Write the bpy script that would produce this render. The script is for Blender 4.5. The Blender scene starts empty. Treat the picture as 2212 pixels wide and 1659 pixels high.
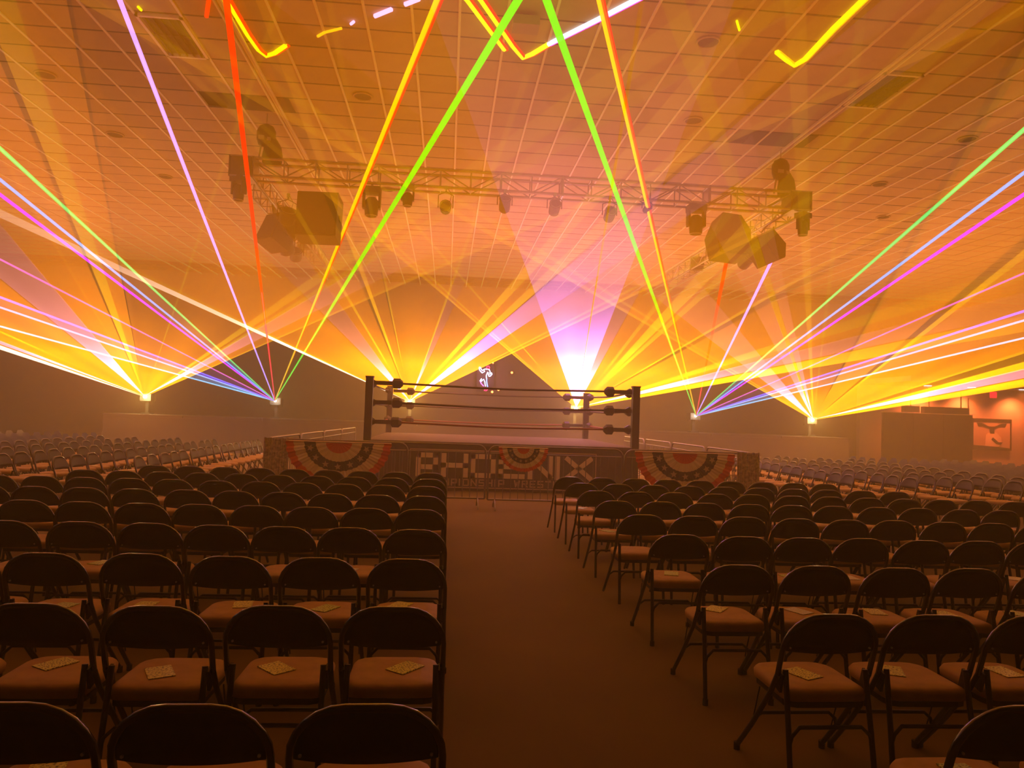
import bpy, bmesh, math, random
from math import sin, cos, pi, radians
from mathutils import Vector, Matrix
random.seed(7)
scn = bpy.context.scene
COL = scn.collection

# ------------------------------------------------------------------ camera
cam = bpy.data.cameras.new('camera'); cam.sensor_width = 36; cam.lens = 36*1600/2212
cam.clip_start = .05; cam.clip_end = 200
co = bpy.data.objects.new('camera', cam); COL.objects.link(co)
R3 = Matrix(((0.99553209, -0.03847787, -0.08622822), (-0.08771841, -0.03888227, -0.99538618), (0.03494759, 0.99850269, -0.04208377)))
co.matrix_world = Matrix.Translation((0, 0, 1.6)) @ R3.to_4x4()
scn.camera = co

# ------------------------------------------------------------------ view, world haze
vs = scn.view_settings
vs.view_transform = 'Standard'; vs.look = 'None'; vs.gamma = 1; vs.use_curve_mapping = False
vs.exposure = 0.0
cy = scn.cycles
cy.max_bounces = 3; cy.diffuse_bounces = 1; cy.glossy_bounces = 1; cy.transmission_bounces = 0
cy.use_adaptive_sampling = True; cy.adaptive_threshold = .06; cy.use_light_tree = False
cy.volume_bounces = 0; cy.transparent_max_bounces = 48
cy.sample_clamp_indirect = 3; cy.sample_clamp_direct = 0
HAZE = 0.034
world = bpy.data.worlds.new('hall_air'); scn.world = world; world.use_nodes = True
wn = world.node_tree; wn.nodes.clear()
wo = wn.nodes.new('ShaderNodeOutputWorld'); wb = wn.nodes.new('ShaderNodeBackground')
wb.inputs[0].default_value = (0, 0, 0, 1); wb.inputs[1].default_value = 0
wv = wn.nodes.new('ShaderNodeVolumeScatter'); wv.inputs['Color'].default_value = (.97, .84, .48, 1)
wv.inputs['Density'].default_value = HAZE; wv.inputs['Anisotropy'].default_value = .2
wn.links.new(wb.outputs[0], wo.inputs['Surface']); wn.links.new(wv.outputs[0], wo.inputs['Volume'])

GAIN = 1.0        # laser sheet brightness
K_FAN = 1620.0

# ------------------------------------------------------------------ materials
MATS = {}
def mat(name, col=(.5, .5, .5), rough=.6, metal=0., noise=None, bump=None, emit=None, spec=None):
    if name in MATS: return MATS[name]
    m = bpy.data.materials.new(name); m.use_nodes = True; nt = m.node_tree
    b = nt.nodes['Principled BSDF']
    b.inputs['Base Color'].default_value = (*col, 1); b.inputs['Roughness'].default_value = rough
    b.inputs['Metallic'].default_value = metal
    if spec is not None: b.inputs['Specular IOR Level'].default_value = spec
    if emit:
        b.inputs['Emission Color'].default_value = (*emit[:3], 1); b.inputs['Emission Strength'].default_value = emit[3]
    if noise or bump:
        tc = nt.nodes.new('ShaderNodeTexCoord'); nz = nt.nodes.new('ShaderNodeTexNoise')
        nz.inputs['Scale'].default_value = (noise or bump)[0]; nz.inputs['Detail'].default_value = 4
        nt.links.new(tc.outputs['Object'], nz.inputs['Vector'])
        if noise:
            r = nt.nodes.new('ShaderNodeValToRGB')
            k = noise[1]
            r.color_ramp.elements[0].position = .3; r.color_ramp.elements[1].position = .7
            r.color_ramp.elements[0].color = (*[c*(1-k) for c in col], 1)
            r.color_ramp.elements[1].color = (*[min(1, c*(1+k)) for c in col], 1)
            nt.links.new(nz.outputs['Fac'], r.inputs[0]); nt.links.new(r.outputs[0], b.inputs['Base Color'])
        if bump:
            bp = nt.nodes.new('ShaderNodeBump'); bp.inputs['Strength'].default_value = bump[1]; bp.inputs['Distance'].default_value = .01
            nt.links.new(nz.outputs['Fac'], bp.inputs['Height']); nt.links.new(bp.outputs[0], b.inputs['Normal'])
    m.cycles.emission_sampling = 'NONE'
    MATS[name] = m; return m

LC = {'O': (1, .235, .0), 'Y': (1, .37, .0), 'V': (.55, .22, 1.0), 'P': (.55, .20, .36), 'W': (1.2, .75, .40), 'D': (.30, .10, .0)}
def light_mat(name, col, strength, falloff=True, streak=True, opacity=0., power=-3.):
    """light scattered by the haze out of a laser sheet: weakens with the distance from the projector (object origin)"""
    if name in MATS: return MATS[name]
    m = bpy.data.materials.new(name); m.use_nodes = True; nt = m.node_tree; nt.nodes.clear()
    N = nt.nodes.new; L = nt.links.new
    out = N('ShaderNodeOutputMaterial'); em = N('ShaderNodeEmission'); tr = N('ShaderNodeBsdfTransparent'); ad = N('ShaderNodeAddShader')
    em.inputs[0].default_value = (*col, 1)
    tr.inputs[0].default_value = (1-opacity,)*3 + (1,)
    L(em.outputs[0], ad.inputs[0]); L(tr.outputs[0], ad.inputs[1]); L(ad.outputs[0], out.inputs['Surface'])
    tc = N('ShaderNodeTexCoord')
    val = None
    if falloff:
        ln = N('ShaderNodeVectorMath'); ln.operation = 'LENGTH'; L(tc.outputs['Object'], ln.inputs[0])
        a = N('ShaderNodeMath'); a.operation = 'ADD'; a.inputs[1].default_value = 3.0; L(ln.outputs['Value'], a.inputs[0])
        p = N('ShaderNodeMath'); p.operation = 'POWER'; p.inputs[1].default_value = power; L(a.outputs[0], p.inputs[0])
        d = N('ShaderNodeMath'); d.operation = 'MULTIPLY'; d.inputs[1].default_value = strength; L(p.outputs[0], d.inputs[0])
        mn = N('ShaderNodeMath'); mn.operation = 'MINIMUM'; mn.inputs[1].default_value = 4.5; L(d.outputs[0], mn.inputs[0]); val = mn.outputs[0]
    if streak:
        nm = N('ShaderNodeVectorMath'); nm.operation = 'NORMALIZE'; L(tc.outputs['Object'], nm.inputs[0])
        n1 = N('ShaderNodeTexNoise'); n1.inputs['Scale'].default_value = 9; n1.inputs['Detail'].default_value = 2; L(nm.outputs[0], n1.inputs['Vector'])
        n2 = N('ShaderNodeTexNoise'); n2.inputs['Scale'].default_value = .35; n2.inputs['Detail'].default_value = 1.5
        L(tc.outputs['Object'], n2.inputs['Vector'])
        r1 = N('ShaderNodeMapRange'); r1.inputs[1].default_value = .3; r1.inputs[2].default_value = .7; r1.inputs[3].default_value = .8; r1.inputs[4].default_value = 1.2
        r2 = N('ShaderNodeMapRange'); r2.inputs[1].default_value = .3; r2.inputs[2].default_value = .7; r2.inputs[3].default_value = .85; r2.inputs[4].default_value = 1.15
        L(n1.outputs['Fac'], r1.inputs[0]); L(n2.outputs['Fac'], r2.inputs[0])
        mm = N('ShaderNodeMath'); mm.operation = 'MULTIPLY'; L(r1.outputs[0], mm.inputs[0]); L(r2.outputs[0], mm.inputs[1])
        m2 = N('ShaderNodeMath'); m2.operation = 'MULTIPLY'; L(mm.outputs[0], m2.inputs[0]); L(val, m2.inputs[1]); val = m2.outputs[0]
    if val is None: em.inputs[1].default_value = strength
    else: L(val, em.inputs[1])
    m.cycles.emission_sampling = 'NONE'
    MATS[name] = m; return m

M_chair = mat('chair_steel', (.022, .018, .018), .38, .2)
M_frame = mat('chair_tube', (.014, .012, .012), .20, 0, spec=1.)
M_plate = mat('chair_back_plate', (.012, .010, .012), .55, 0)
M_cush = mat('seat_vinyl', (.56, .34, .10), .62, 0, noise=(14, .12), bump=(60, .15))
M_cap = mat('rubber', (.02, .02, .02), .8)
M_chrome = mat('bare_steel', (.5, .48, .46), .3, .9)
M_alu = mat('truss_aluminium', (.45, .42, .4), .32, .9)
M_black = mat('black_paint', (.025, .022, .02), .55)
M_grille = mat('speaker_grille', (.035, .03, .028), .85, 0, bump=(180, .4))
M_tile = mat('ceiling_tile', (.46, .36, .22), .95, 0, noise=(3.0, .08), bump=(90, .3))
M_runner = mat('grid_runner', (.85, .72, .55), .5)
M_dark = mat('dark_recess', (.03, .028, .026), .8)
M_wall = mat('wall_paint', (.17, .15, .14), .9, 0, noise=(.8, .1))
M_pwall = mat('lobby_plaster', (.55, .42, .36), .85, 0, noise=(1.2, .06))
M_galv = mat('galvanised_steel', (.30, .28, .26), .42, .8)
M_canvas = mat('ring_canvas', (.14, .11, .07), .85, 0, noise=(2.5, .1))
M_skirt = mat('ring_skirt', (.06, .05, .055), .85, 0, noise=(6, .15))
M_banner = mat('banner_cloth', (.05, .045, .055), .8)
M_letter = mat('banner_letter', (.90, .76, .55), .8)
M_letter2 = mat('banner_small_letter', (.62, .48, .34), .8)
M_post = mat('ring_post', (.03, .028, .022), .5, .3)
M_pad = mat('turnbuckle_vinyl', (.028, .024, .018), .5)
M_rope = mat('ring_rope', (.04, .025, .02), .6)
M_rope_red = mat('ring_rope_red', (.30, .07, .03), .6)
M_red = mat('bunting_red', (.80, .10, .04), .85)
M_cream = mat('bunting_cream', (.95, .80, .55), .85)
M_navy = mat('bunting_navy', (.045, .05, .085), .85)
M_star = mat('bunting_star', (.62, .52, .42), .85)
M_stage = mat('stage_deck', (.14, .12, .11), .8)

# carpet with broad worn patches
def carpet():
    m = mat('carpet', (.21, .14, .03), .95, 0, noise=(.55, .18), bump=(140, .5)); return m
M_carpet = carpet()

def flyer_mat(name, a, b):
    if name in MATS: return MATS[name]
    m = bpy.data.materials.new(name); m.use_nodes = True; nt = m.node_tree; bs = nt.nodes['Principled BSDF']
    tc = nt.nodes.new('ShaderNodeTexCoord'); mp = nt.nodes.new('ShaderNodeMapping'); mp.inputs['Scale'].default_value = (90, 150, 1)
    nz = nt.nodes.new('ShaderNodeTexNoise'); nz.inputs['Scale'].default_value = 1; nz.inputs['Detail'].default_value = 3
    r = nt.nodes.new('ShaderNodeValToRGB'); r.color_ramp.elements[0].position = .36; r.color_ramp.elements[1].position = .50
    r.color_ramp.elements[0].color = (*a, 1); r.color_ramp.elements[1].color = (*b, 1)
    nt.links.new(tc.outputs['Object'], mp.inputs[0]); nt.links.new(mp.outputs[0], nz.inputs['Vector'])
    nt.links.new(nz.outputs['Fac'], r.inputs[0]); nt.links.new(r.outputs[0], bs.inputs['Base Color']); bs.inputs['Roughness'].default_value = .35
    MATS[name] = m; return m
M_fly = [flyer_mat('flyer_green', (.035, .09, .02), (1.0, .98, .22)), flyer_mat('flyer_dark', (.02, .05, .02), (.75, .90, .25)),
         flyer_mat('flyer_pale', (.50, .60, .45), (1, 1, .95))]

# ------------------------------------------------------------------ mesh helpers
class MB:
    def __init__(s): s.v = []; s.f = []; s.smooth = []
    def add(s, vs, fs, sm=False):
        n = len(s.v); s.v += [tuple(v) for v in vs]; s.f += [tuple(i+n for i in f) for f in fs]; s.smooth += [sm]*len(fs); return s
    def box(s, c, d, rz=0, rx=0, M=None):
        X, Y, Z = [k/2 for k in d]
        vs = [Vector((x, y, z)) for x in (-X, X) for y in (-Y, Y) for z in (-Z, Z)]
        if rx: vs = [Matrix.Rotation(rx, 3, 'X') @ v for v in vs]
        if rz: vs = [Matrix.Rotation(rz, 3, 'Z') @ v for v in vs]
        if M is not None: vs = [M @ v for v in vs]
        vs = [v+Vector(c) for v in vs]
        return s.add(vs, [(0, 1, 3, 2), (4, 6, 7, 5), (0, 4, 5, 1), (2, 3, 7, 6), (0, 2, 6, 4), (1, 5, 7, 3)])
    def bb(s, a, b): return s.box([(a[i]+b[i])/2 for i in range(3)], [abs(b[i]-a[i]) for i in range(3)])
    def tube(s, pts, r, n=6, cap=True, r2=None, closed=False, flat=1.):
        pts = [Vector(p) for p in pts]; k = len(pts); rings = []
        up = None
        for i, p in enumerate(pts):
            a = pts[i-1] if (i or closed) else p; b = pts[(i+1) % k] if (i < k-1 or closed) else p
            t = (b-a).normalized()
            if up is None:
                up = Vector((0, 0, 1)) if abs(t.z) < .9 else Vector((0, 1, 0))
            u = (up - t*up.dot(t))
            if u.length < 1e-4: u = t.orthogonal()
            u.normalize(); w = t.cross(u); up = u
            rr = r if r2 is None else r+(r2-r)*i/(k-1)
            rings.append([p + (u*cos(2*pi*j/n)*flat + w*sin(2*pi*j/n))*rr for j in range(n)])
        vs = [v for q in rings for v in q]; fs = []
        for i in range(k if closed else k-1):
            o = i*n; o2 = ((i+1) % k)*n
            for j in range(n): fs.append((o+j, o+(j+1) % n, o2+(j+1) % n, o2+j))
        s.add(vs, fs, True)
        if cap and not closed:
            s.add(rings[0], [tuple(range(n))[::-1]]); s.add(rings[-1], [tuple(range(n))])
        return s
    def cyl(s, a, b, r, n=12, r2=None): return s.tube([a, b], r, n, True, r2)
    def prism(s, poly, d0, d1, ax='y'):
        """polygon (u, w) pushed along axis"""
        n = len(poly)
        def P(u, w, d): return {'y': (u, d, w), 'x': (d, u, w), 'z': (u, w, d)}[ax]
        vs = [P(u, w, d0) for u, w in poly]+[P(u, w, d1) for u, w in poly]
        fs = [tuple(range(n))[::-1], tuple(range(n, 2*n))]+[(i, (i+1) % n, n+(i+1) % n, n+i) for i in range(n)]
        return s.add(vs, fs)
    def loft(s, rings, sm=True, cap=True):
        n = len(rings[0]); vs = [v for r in rings for v in r]; fs = []
        for i in range(len(rings)-1):
            for j in range(n): fs.append((i*n+j, i*n+(j+1) % n, (i+1)*n+(j+1) % n, (i+1)*n+j))
        s.add(vs, fs, sm)
        if cap: s.add(rings[0], [tuple(range(n))[::-1]]); s.add(rings[-1], [tuple(range(n))], sm)
        return s
    def mesh(s, name, m=None, fix=True):
        me = bpy.data.meshes.new(name); me.from_pydata(s.v, [], s.f)
        for p, q in zip(me.polygons, s.smooth): p.use_smooth = q
        if fix:
            bm = bmesh.new(); bm.from_mesh(me); bmesh.ops.recalc_face_normals(bm, faces=bm.faces); bm.to_mesh(me); bm.free()
        if m: me.materials.append(m)
        return me
    def build(s, name, m, parent=None, loc=(0, 0, 0)): return link(name, s.mesh(name, m), parent, loc)

def link(name, me, parent=None, loc=(0, 0, 0), rz=0):
    o = bpy.data.objects.new(name, me); COL.objects.link(o)
    if parent: o.parent = parent
    o.location = loc; o.rotation_euler = (0, 0, rz); return o
def tag(o, label=None, cat=None, group=None, kind=None):
    if label: o['label'] = label
    if cat: o['category'] = cat
    if group: o['group'] = group
    if kind: o['kind'] = kind
    return o
def thing(name, label, cat, loc=(0, 0, 0), rz=0, group=None):
    o = link(name, None, None, loc, rz); return tag(o, label, cat, group)
def copy_tree(o, parent=None):
    c = o.copy(); COL.objects.link(c); c.parent = parent
    for ch in list(o.children): copy_tree(ch, c)
    return c
ORD = ['', 'first', 'second', 'third', 'fourth', 'fifth', 'sixth', 'seventh', 'eighth', 'ninth', 'tenth', 'eleventh', 'twelfth', 'thirteenth', 'fourteenth', 'fifteenth', 'sixteenth', 'seventeenth', 'eighteenth', 'nineteenth', 'twentieth']

# ------------------------------------------------------------------ room shell
XL, XR, YB, YF, ZC = -22., 26., -5., 30., 6.75
def struct(name, mb, m, label=None):
    o = mb.build(name, m); o['kind'] = 'structure'
    if label: o['label'] = label
    return o
floor = struct('floor', MB().bb((XL, YB, -.1), (XR, YF+.3, 0)), M_carpet, 'dark brown carpet with a wide centre aisle')
struct('wall_left', MB().bb((XL-.2, YB, 0), (XL, YF+.3, ZC+.2)), M_wall, 'dark side wall lost in the haze')
struct('wall_right', MB().bb((XR, YB, 0), (XR+.2, YF+.3, ZC+.2)), M_wall, 'dark side wall beyond the lobby')
struct('wall_back', MB().bb((XL, YF, 0), (XR, YF+.3, ZC+.2)), M_wall, 'dark wall behind the laser stage')
struct('wall_front', MB().bb((XL, YB-.2, 0), (XR, YB, ZC+.2)), M_wall, 'dark wall behind the seating')

# ceiling: slab, lay-in tiles (parts), runners, recesses
ceil = struct('ceiling', MB().bb((XL, YB, ZC+.05), (XR, YF+.3, ZC+.2)), M_dark, 'suspended tile ceiling lit orange by the lasers')
T = .613; X0 = -.03; Y0 = 9.35
tile_me = MB().box((0, 0, 0), (T-.03, T-.022, .03)).mesh('tile', M_tile)
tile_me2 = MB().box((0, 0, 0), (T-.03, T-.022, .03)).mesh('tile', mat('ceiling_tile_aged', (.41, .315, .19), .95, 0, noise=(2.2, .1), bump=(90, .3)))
special = {}   # (i, j) -> tiles left out for recesses
HOLE = set()
for i, j in [(-7, 1), (-7, 2), (10, 1), (10, 2), (-6, 5), (-7, 5), (9, 5), (8, 5)]: HOLE.add((i, j))
near, rest = [], MB()
def in_view(x, y):
    d = Vector((x, y, ZC-1.6)); q = R3.transposed() @ d
    return abs(q.x/-q.z) < .71 and q.y/-q.z < .54
cells = []
for j in range(-6, 30):
    for i in range(-34, 42):
        x = X0+(i+.5)*T; y = Y0+(j+.5)*T
        if not (XL < x-.3 and x+.3 < XR and y < YF-.3): continue
        if (i, j) in HOLE: continue
        cells.append((not in_view(x, y) and 1 or 0, x*x*.6+y*y, i, j, x, y))
cells.sort()
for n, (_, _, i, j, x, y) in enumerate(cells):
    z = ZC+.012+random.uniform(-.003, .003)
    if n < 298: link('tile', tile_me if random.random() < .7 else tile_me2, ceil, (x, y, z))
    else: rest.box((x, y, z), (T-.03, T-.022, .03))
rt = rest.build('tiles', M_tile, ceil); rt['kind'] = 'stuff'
rr = MB()
for j in range(-22, -6):
    rr.bb((XL, Y0+j*T+.01, ZC), (XR, Y0+(j+1)*T-.01, ZC+.03))
o = rr.build('ceiling_strips', M_tile, ceil); o['kind'] = 'stuff'
for i in range(-34, 42):                                             # runners along the hall
    x = X0+i*T
    if not XL+.1 < x < XR-.1: continue
    if -17 <= i <= 22: MB().bb((x-.017, 4, ZC-.02), (x+.017, YF, ZC+.02)).build('runner', M_runner, ceil)
for x in (-3.09, 6.1):                                               # doubled tracks
    for dx in (-.05, .05): MB().bb((x+dx-.012, 5, ZC-.05), (x+dx+.012, 19, ZC-.012)).build('track', M_runner, ceil)
rr = MB()
for j in range(-6, 33): rr.bb((XL+.1, Y0+j*T-.016, ZC-.006), (XR-.1, Y0+j*T+.016, ZC+.022))
o = rr.build('cross_runners', mat('dark_tile_joint', (.07, .06, .055), .8), ceil); o['kind'] = 'stuff'  # joints between tile rows, dark in their own colour
def recess(label, x0, y0, x1, y1):
    t = thing('ceiling_vent', label, 'ceiling vent', ((x0+x1)/2, (y0+y1)/2, ZC-.02)); cx, cy_ = (x0+x1)/2, (y0+y1)/2
    w, h = (x1-x0)/2, (y1-y0)/2
    MB().bb((-w, -h, .03), (w, h, .06)).build('backing', M_dark, t)
    f = MB()
    for a, b in [((-w, -h, -.02), (w, -h+.04, .03)), ((-w, h-.04, -.02), (w, h, .03)), ((-w, -h, -.02), (-w+.04, h, .03)), ((w-.04, -h, -.02), (w, h, .03))]: f.bb(a, b)
    f.build('frame', M_runner, t)
    for k in range(5): MB().box((-w+.1+k*(2*w-.2)/4, 0, .0), (.012, 2*h-.08, .03)).build('slat', M_dark, t)
x = X0-7*T
recess('dark recessed ceiling panel beyond the lilac beam', x, 10.0, x+T, 11.16)
x = X0+10*T
recess('dark recessed ceiling panel above the green beam sweeping to the exit-sign side', x, 10.0, x+T, 11.16)
for lx, nm in ((-3.4, 'above the hoist on the side away from the exit sign'), (5.8, 'above the hoist on the exit-sign side')):
    t = thing('hatch_panel', 'dark ceiling hatch '+nm, 'ceiling hatch', (lx, 12.73, ZC-.02))
    MB().box((0, 0, .02), (1.15, .6, .03)).build('panel', M_dark, t)
for n, (lx, ly) in enumerate([(-6.54, 12.15), (-1.57, 12.12), (4.0, 12.14), (3.33, 9.56), (-6.57, 14.69), (-6.57, 17.25), (8.94, 12.11), (10.4, 17.0), (-1.57, 17.2), (8.9, 14.7)]):
    t = thing('ceiling_downlight', ['unlit round downlight high over the seats farthest from the exit sign', 'unlit round downlight between the lilac and amber beams', 'unlit round downlight beside the amber beam on the exit-sign side',
        'unlit round downlight near the bright angled laser mark', 'unlit downlight, second back over the seats away from exit sign', 'unlit downlight, third back over the seats away from exit sign',
        'unlit round downlight crossed by the dark ray on the exit-sign side', 'unlit small downlight beyond the exit-sign end of the truss', 'unlit hazy downlight behind the truss, between its spotlights',
        'unlit hazy downlight above the green beam on exit-sign side'][n], 'downlight', (lx, ly, ZC-.02), group='unlit ceiling downlights')
    MB().tube([(0.15*cos(a*pi/9), .15*sin(a*pi/9), .0) for a in range(18)], .014, 5, closed=True).build('trim_ring', M_tile, t)
    MB().cyl((0, 0, .0), (0, 0, .012), .14, 18).build('opening', M_dark, t)
t = thing('ceiling_projector', 'small boxy projector fixed to the ceiling between the two green beams', 'projector', (.82, 9.3, ZC-.1))
MB().box((0, 0, -.02), (.34, .26, .12)).build('body', mat('beige_plastic', (.35, .28, .22), .5), t)
MB().box((0, 0, .05), (.08, .08, .1)).build('mount', M_dark, t)
MB().cyl((0, .12, -.02), (0, .15, -.02), .03).build('lens', M_black, t)

# ------------------------------------------------------------------ lobby seen at the exit-sign side
LY = 29.6
w = MB(); w.bb((17.2, LY, 0), (25.99, LY+.25, 3.4)); struct('wall_lobby', w, M_pwall, 'orange-lit plaster wall of the lobby')
struct('trim_1', MB().bb((21.97, LY-.03, .5), (22.02, LY, 3.0)), M_dark, 'dark joint strip on the lobby wall')
struct('trim_2', MB().bb((17.2, 26.2, 3.4), (25.99, LY, 3.6)), mat('soffit', (.4, .33, .3), .9), 'low soffit above the lobby')
t = thing('partition_screen', 'tall dark folding partition standing before the orange lobby wall', 'partition', (19.7, 28.9, 0))
for k in range(3): MB().box((-1.3+k*1.3, 0, 1.13), (1.28, .12, 2.24)).build('panel', mat('partition_fabric', (.03, .025, .022), .9), t)
MB().box((0, 0, 2.27), (3.92, .14, .03)).build('cap_rail', M_runner, t)
for k in (-1.7, 1.7): MB().box((k, 0, .02), (.08, .5, .04)).build('foot', M_black, t)
t = thing('hanging_sign_box', 'long dark box hung above the folding partition', 'hanging box', (20.2, 28.95, 2.42))
MB().box((.3, 0, 0), (1.95, .25, .26)).build('body', M_dark, t)
for k in (-.4, 1): MB().box((k, 0, .56), (.03, .03, .86)).build('hanger', M_black, t)
t = thing('wall_box', 'small pale rectangular box hung beside the dark sign box', 'wall box', (19.0, 28.95, 2.43))
MB().box((0, 0, 0), (.68, .2, .26)).build('body', mat('pale_box', (.5, .38, .26), .7), t); MB().box((0, 0, .56), (.03, .03, .86)).build('hanger', M_black, t)
t = thing('exit_sign', 'small square glowing red exit sign under the lobby soffit', 'exit sign', (22.58, 28.9, 3.14))
MB().box((0, 0, 0), (.26, .06, .24)).build('housing', mat('exit_red', (.5, .01, .01), .5, emit=(1, .0, .01, 6)), t)
MB().box((0, 0, .20), (.03, .03, .16)).build('bracket', M_black, t)
for n, lx in enumerate((19.5, 21.4, 23.65)):
    t = thing('lobby_downlight', ['lit downlight over the partition, first from the stage', 'lit downlight between the partition and exit sign', 'lit downlight beyond the exit sign'][n], 'downlight', (lx, 28.6, 3.36), group='lit lobby downlights')
    MB().cyl((0, 0, 0), (0, 0, .03), .14, 16).build('lens', mat('lamp_white', (1, .9, .8), .5, emit=(1, .85, .7, 9)), t)
    MB().tube([(.16*cos(a*pi/8), .16*sin(a*pi/8), 0) for a in range(16)], .018, 5, closed=True).build('trim_ring', M_runner, t)
    l = bpy.data.lights.new('lobby_downlight_lamp', 'SPOT'); l.energy = 1050; l.color = (1, .15, .02); l.spot_size = radians(120); l.spot_blend = .8; l.shadow_soft_size = .12
    lo = bpy.data.objects.new('lamp', l); COL.objects.link(lo); lo.parent = t; lo.location = (.25, .35, -.06); lo.rotation_euler = (radians(12), 0, 0)
t = thing('framed_poster', 'large framed picture with a pale shape on the lobby wall', 'framed picture', (23.02, LY-.04, 1.48))
MB().box((0, .0, 0), (1.72, .03, 1.28)).build('print', mat('poster_ground', (.55, .36, .28), .7), t)
f = MB(); f.box((0, -.02, .63), (1.78, .06, .10)).box((-.86, -.02, 0), (.05, .06, 1.3)).box((.86, -.02, 0), (.04, .06, 1.3)).box((0, -.02, -.62), (1.78, .06, .05)); f.build('frame', M_black, t)
MB().prism([(-.3, -.5), (-.25, 0), (-.05, .12), (.2, .1), (.42, -.1), (.46, -.35), (.3, -.5)], -.03, -.02).build('pale_shape', mat('poster_pale', (.85, .62, .5), .7), t)
d = MB().prism([(-.08, .05), (-.1, .35), (.12, .35), (.12, .05)], -.032, -.02); d.prism([(-.68, .5), (-.6, .34), (-.4, .36), (-.1, .26), (-.1, .34), (-.45, .5)], -.032, -.02); d.prism([(.68, .5), (.6, .34), (.4, .36), (.12, .26), (.12, .34), (.45, .5)], -.032, -.02)
d.prism([(-.82, -.62), (-.82, -.45), (.3, -.5), (.82, -.55), (.82, -.62)], -.035, -.02); d.prism([(.05, -.1), (.3, -.3), (.5, -.3), (.4, -.42), (.2, -.38), (-.02, -.2)], -.036, -.03)
d.build('dark_shape', M_dark, t)
t = thing('door_lever', 'dark pull handle standing against the lobby wall joint', 'handle', (21.95, LY-.06, 1.0))
MB().tube([(-.03, .03, .3), (-.03, -.04, .28), (.02, -.04, .0), (.05, -.04, -.3), (.05, .03, -.34)], .028, 6).build('grip', M_black, t)

# ------------------------------------------------------------------ stage with the laser projectors
st = thing('stage_riser', 'long low dark stage riser carrying the laser projectors', 'stage', (1.6, 27.4, 0))
for k in range(10): MB().box((-11.7+k*2.6, 0, 1.16), (2.57, 3.4, .08)).build('deck', M_stage, st)
MB().box((0, -1.66, .56), (25.9, .04, 1.1)).build('skirt', M_stage, st)
for k in range(11):
    MB().box((-12.9+k*2.58, 1.5, .56), (.08, .08, 1.12)).build('leg', M_black, st)

APEX = {1: (-10.18, 26.0, 1.79), 2: (-1.3, 26.0, 1.94), 3: (4.57, 26.0, 1.92), 4: (13.33, 26.0, 1.81), 5: (-5.88, 26.0, 1.81), 6: (8.94, 26.0, 1.81)}
PN = {1: 'at the stage end opposite the exit sign', 2: 'behind the ring corner away from exit sign', 3: 'behind the ring corner on exit-sign side',
      4: 'at the exit-sign end of the stage', 5: 'on the stage half away from exit sign', 6: 'on the exit-sign half of the stage'}
GLOW = {1: (1, .64, .16), 2: (1, .58, .12), 3: (1, .58, .12), 4: (1, .60, .14), 5: (.8, .55, .25), 6: (.8, .55, .25)}
POW = {1: 160, 2: 230, 3: 250, 4: 190, 5: 70, 6: 70}
for k, (ax, ay, az) in APEX.items():
    c = 'yellow fan' if k < 5 else 'many-coloured beam'
    t = thing('laser_projector', f'{c} laser projector {PN[k]}', 'laser projector', (ax, ay, 1.2), group='laser projectors on the stage')
    h = az-1.2
    MB().box((0, .30, h-.02), (.36, .46, .24)).build('housing', M_black, t)
    MB().box((0, .30, .03), (.3, .4, .06)).build('foot', M_black, t)
    MB().box((0, .3, (h-.14)/2+.03), (.1, .1, h-.2)).build('stand', M_black, t)
    for s in (-1, 1): MB().box((s*.2, .3, h-.05), (.02, .08, .3)).build('yoke', M_black, t)
    for q in range(4): MB().box((-.12+q*.08, .54, h), (.02, .02, .16)).build('cooling_fin', M_dark, t)
    gm = mat('aperture_glow_%d' % (k > 4), (1, 1, 1), .4, emit=(1, .9, .75, 30) if k < 5 else (1, .95, 1, 20))
    MB().cyl((0, .07, h), (0, .03, h), .055 if k < 5 else .04, 14).build('aperture', gm, t)
    l = bpy.data.lights.new('laser_spill', 'POINT'); l.energy = POW[k]; l.color = GLOW[k]; l.shadow_soft_size = .12
    lo = bpy.data.objects.new('lamp', l); COL.objects.link(lo); lo.parent = t; lo.location = (0, -.12, h+.02)

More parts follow.
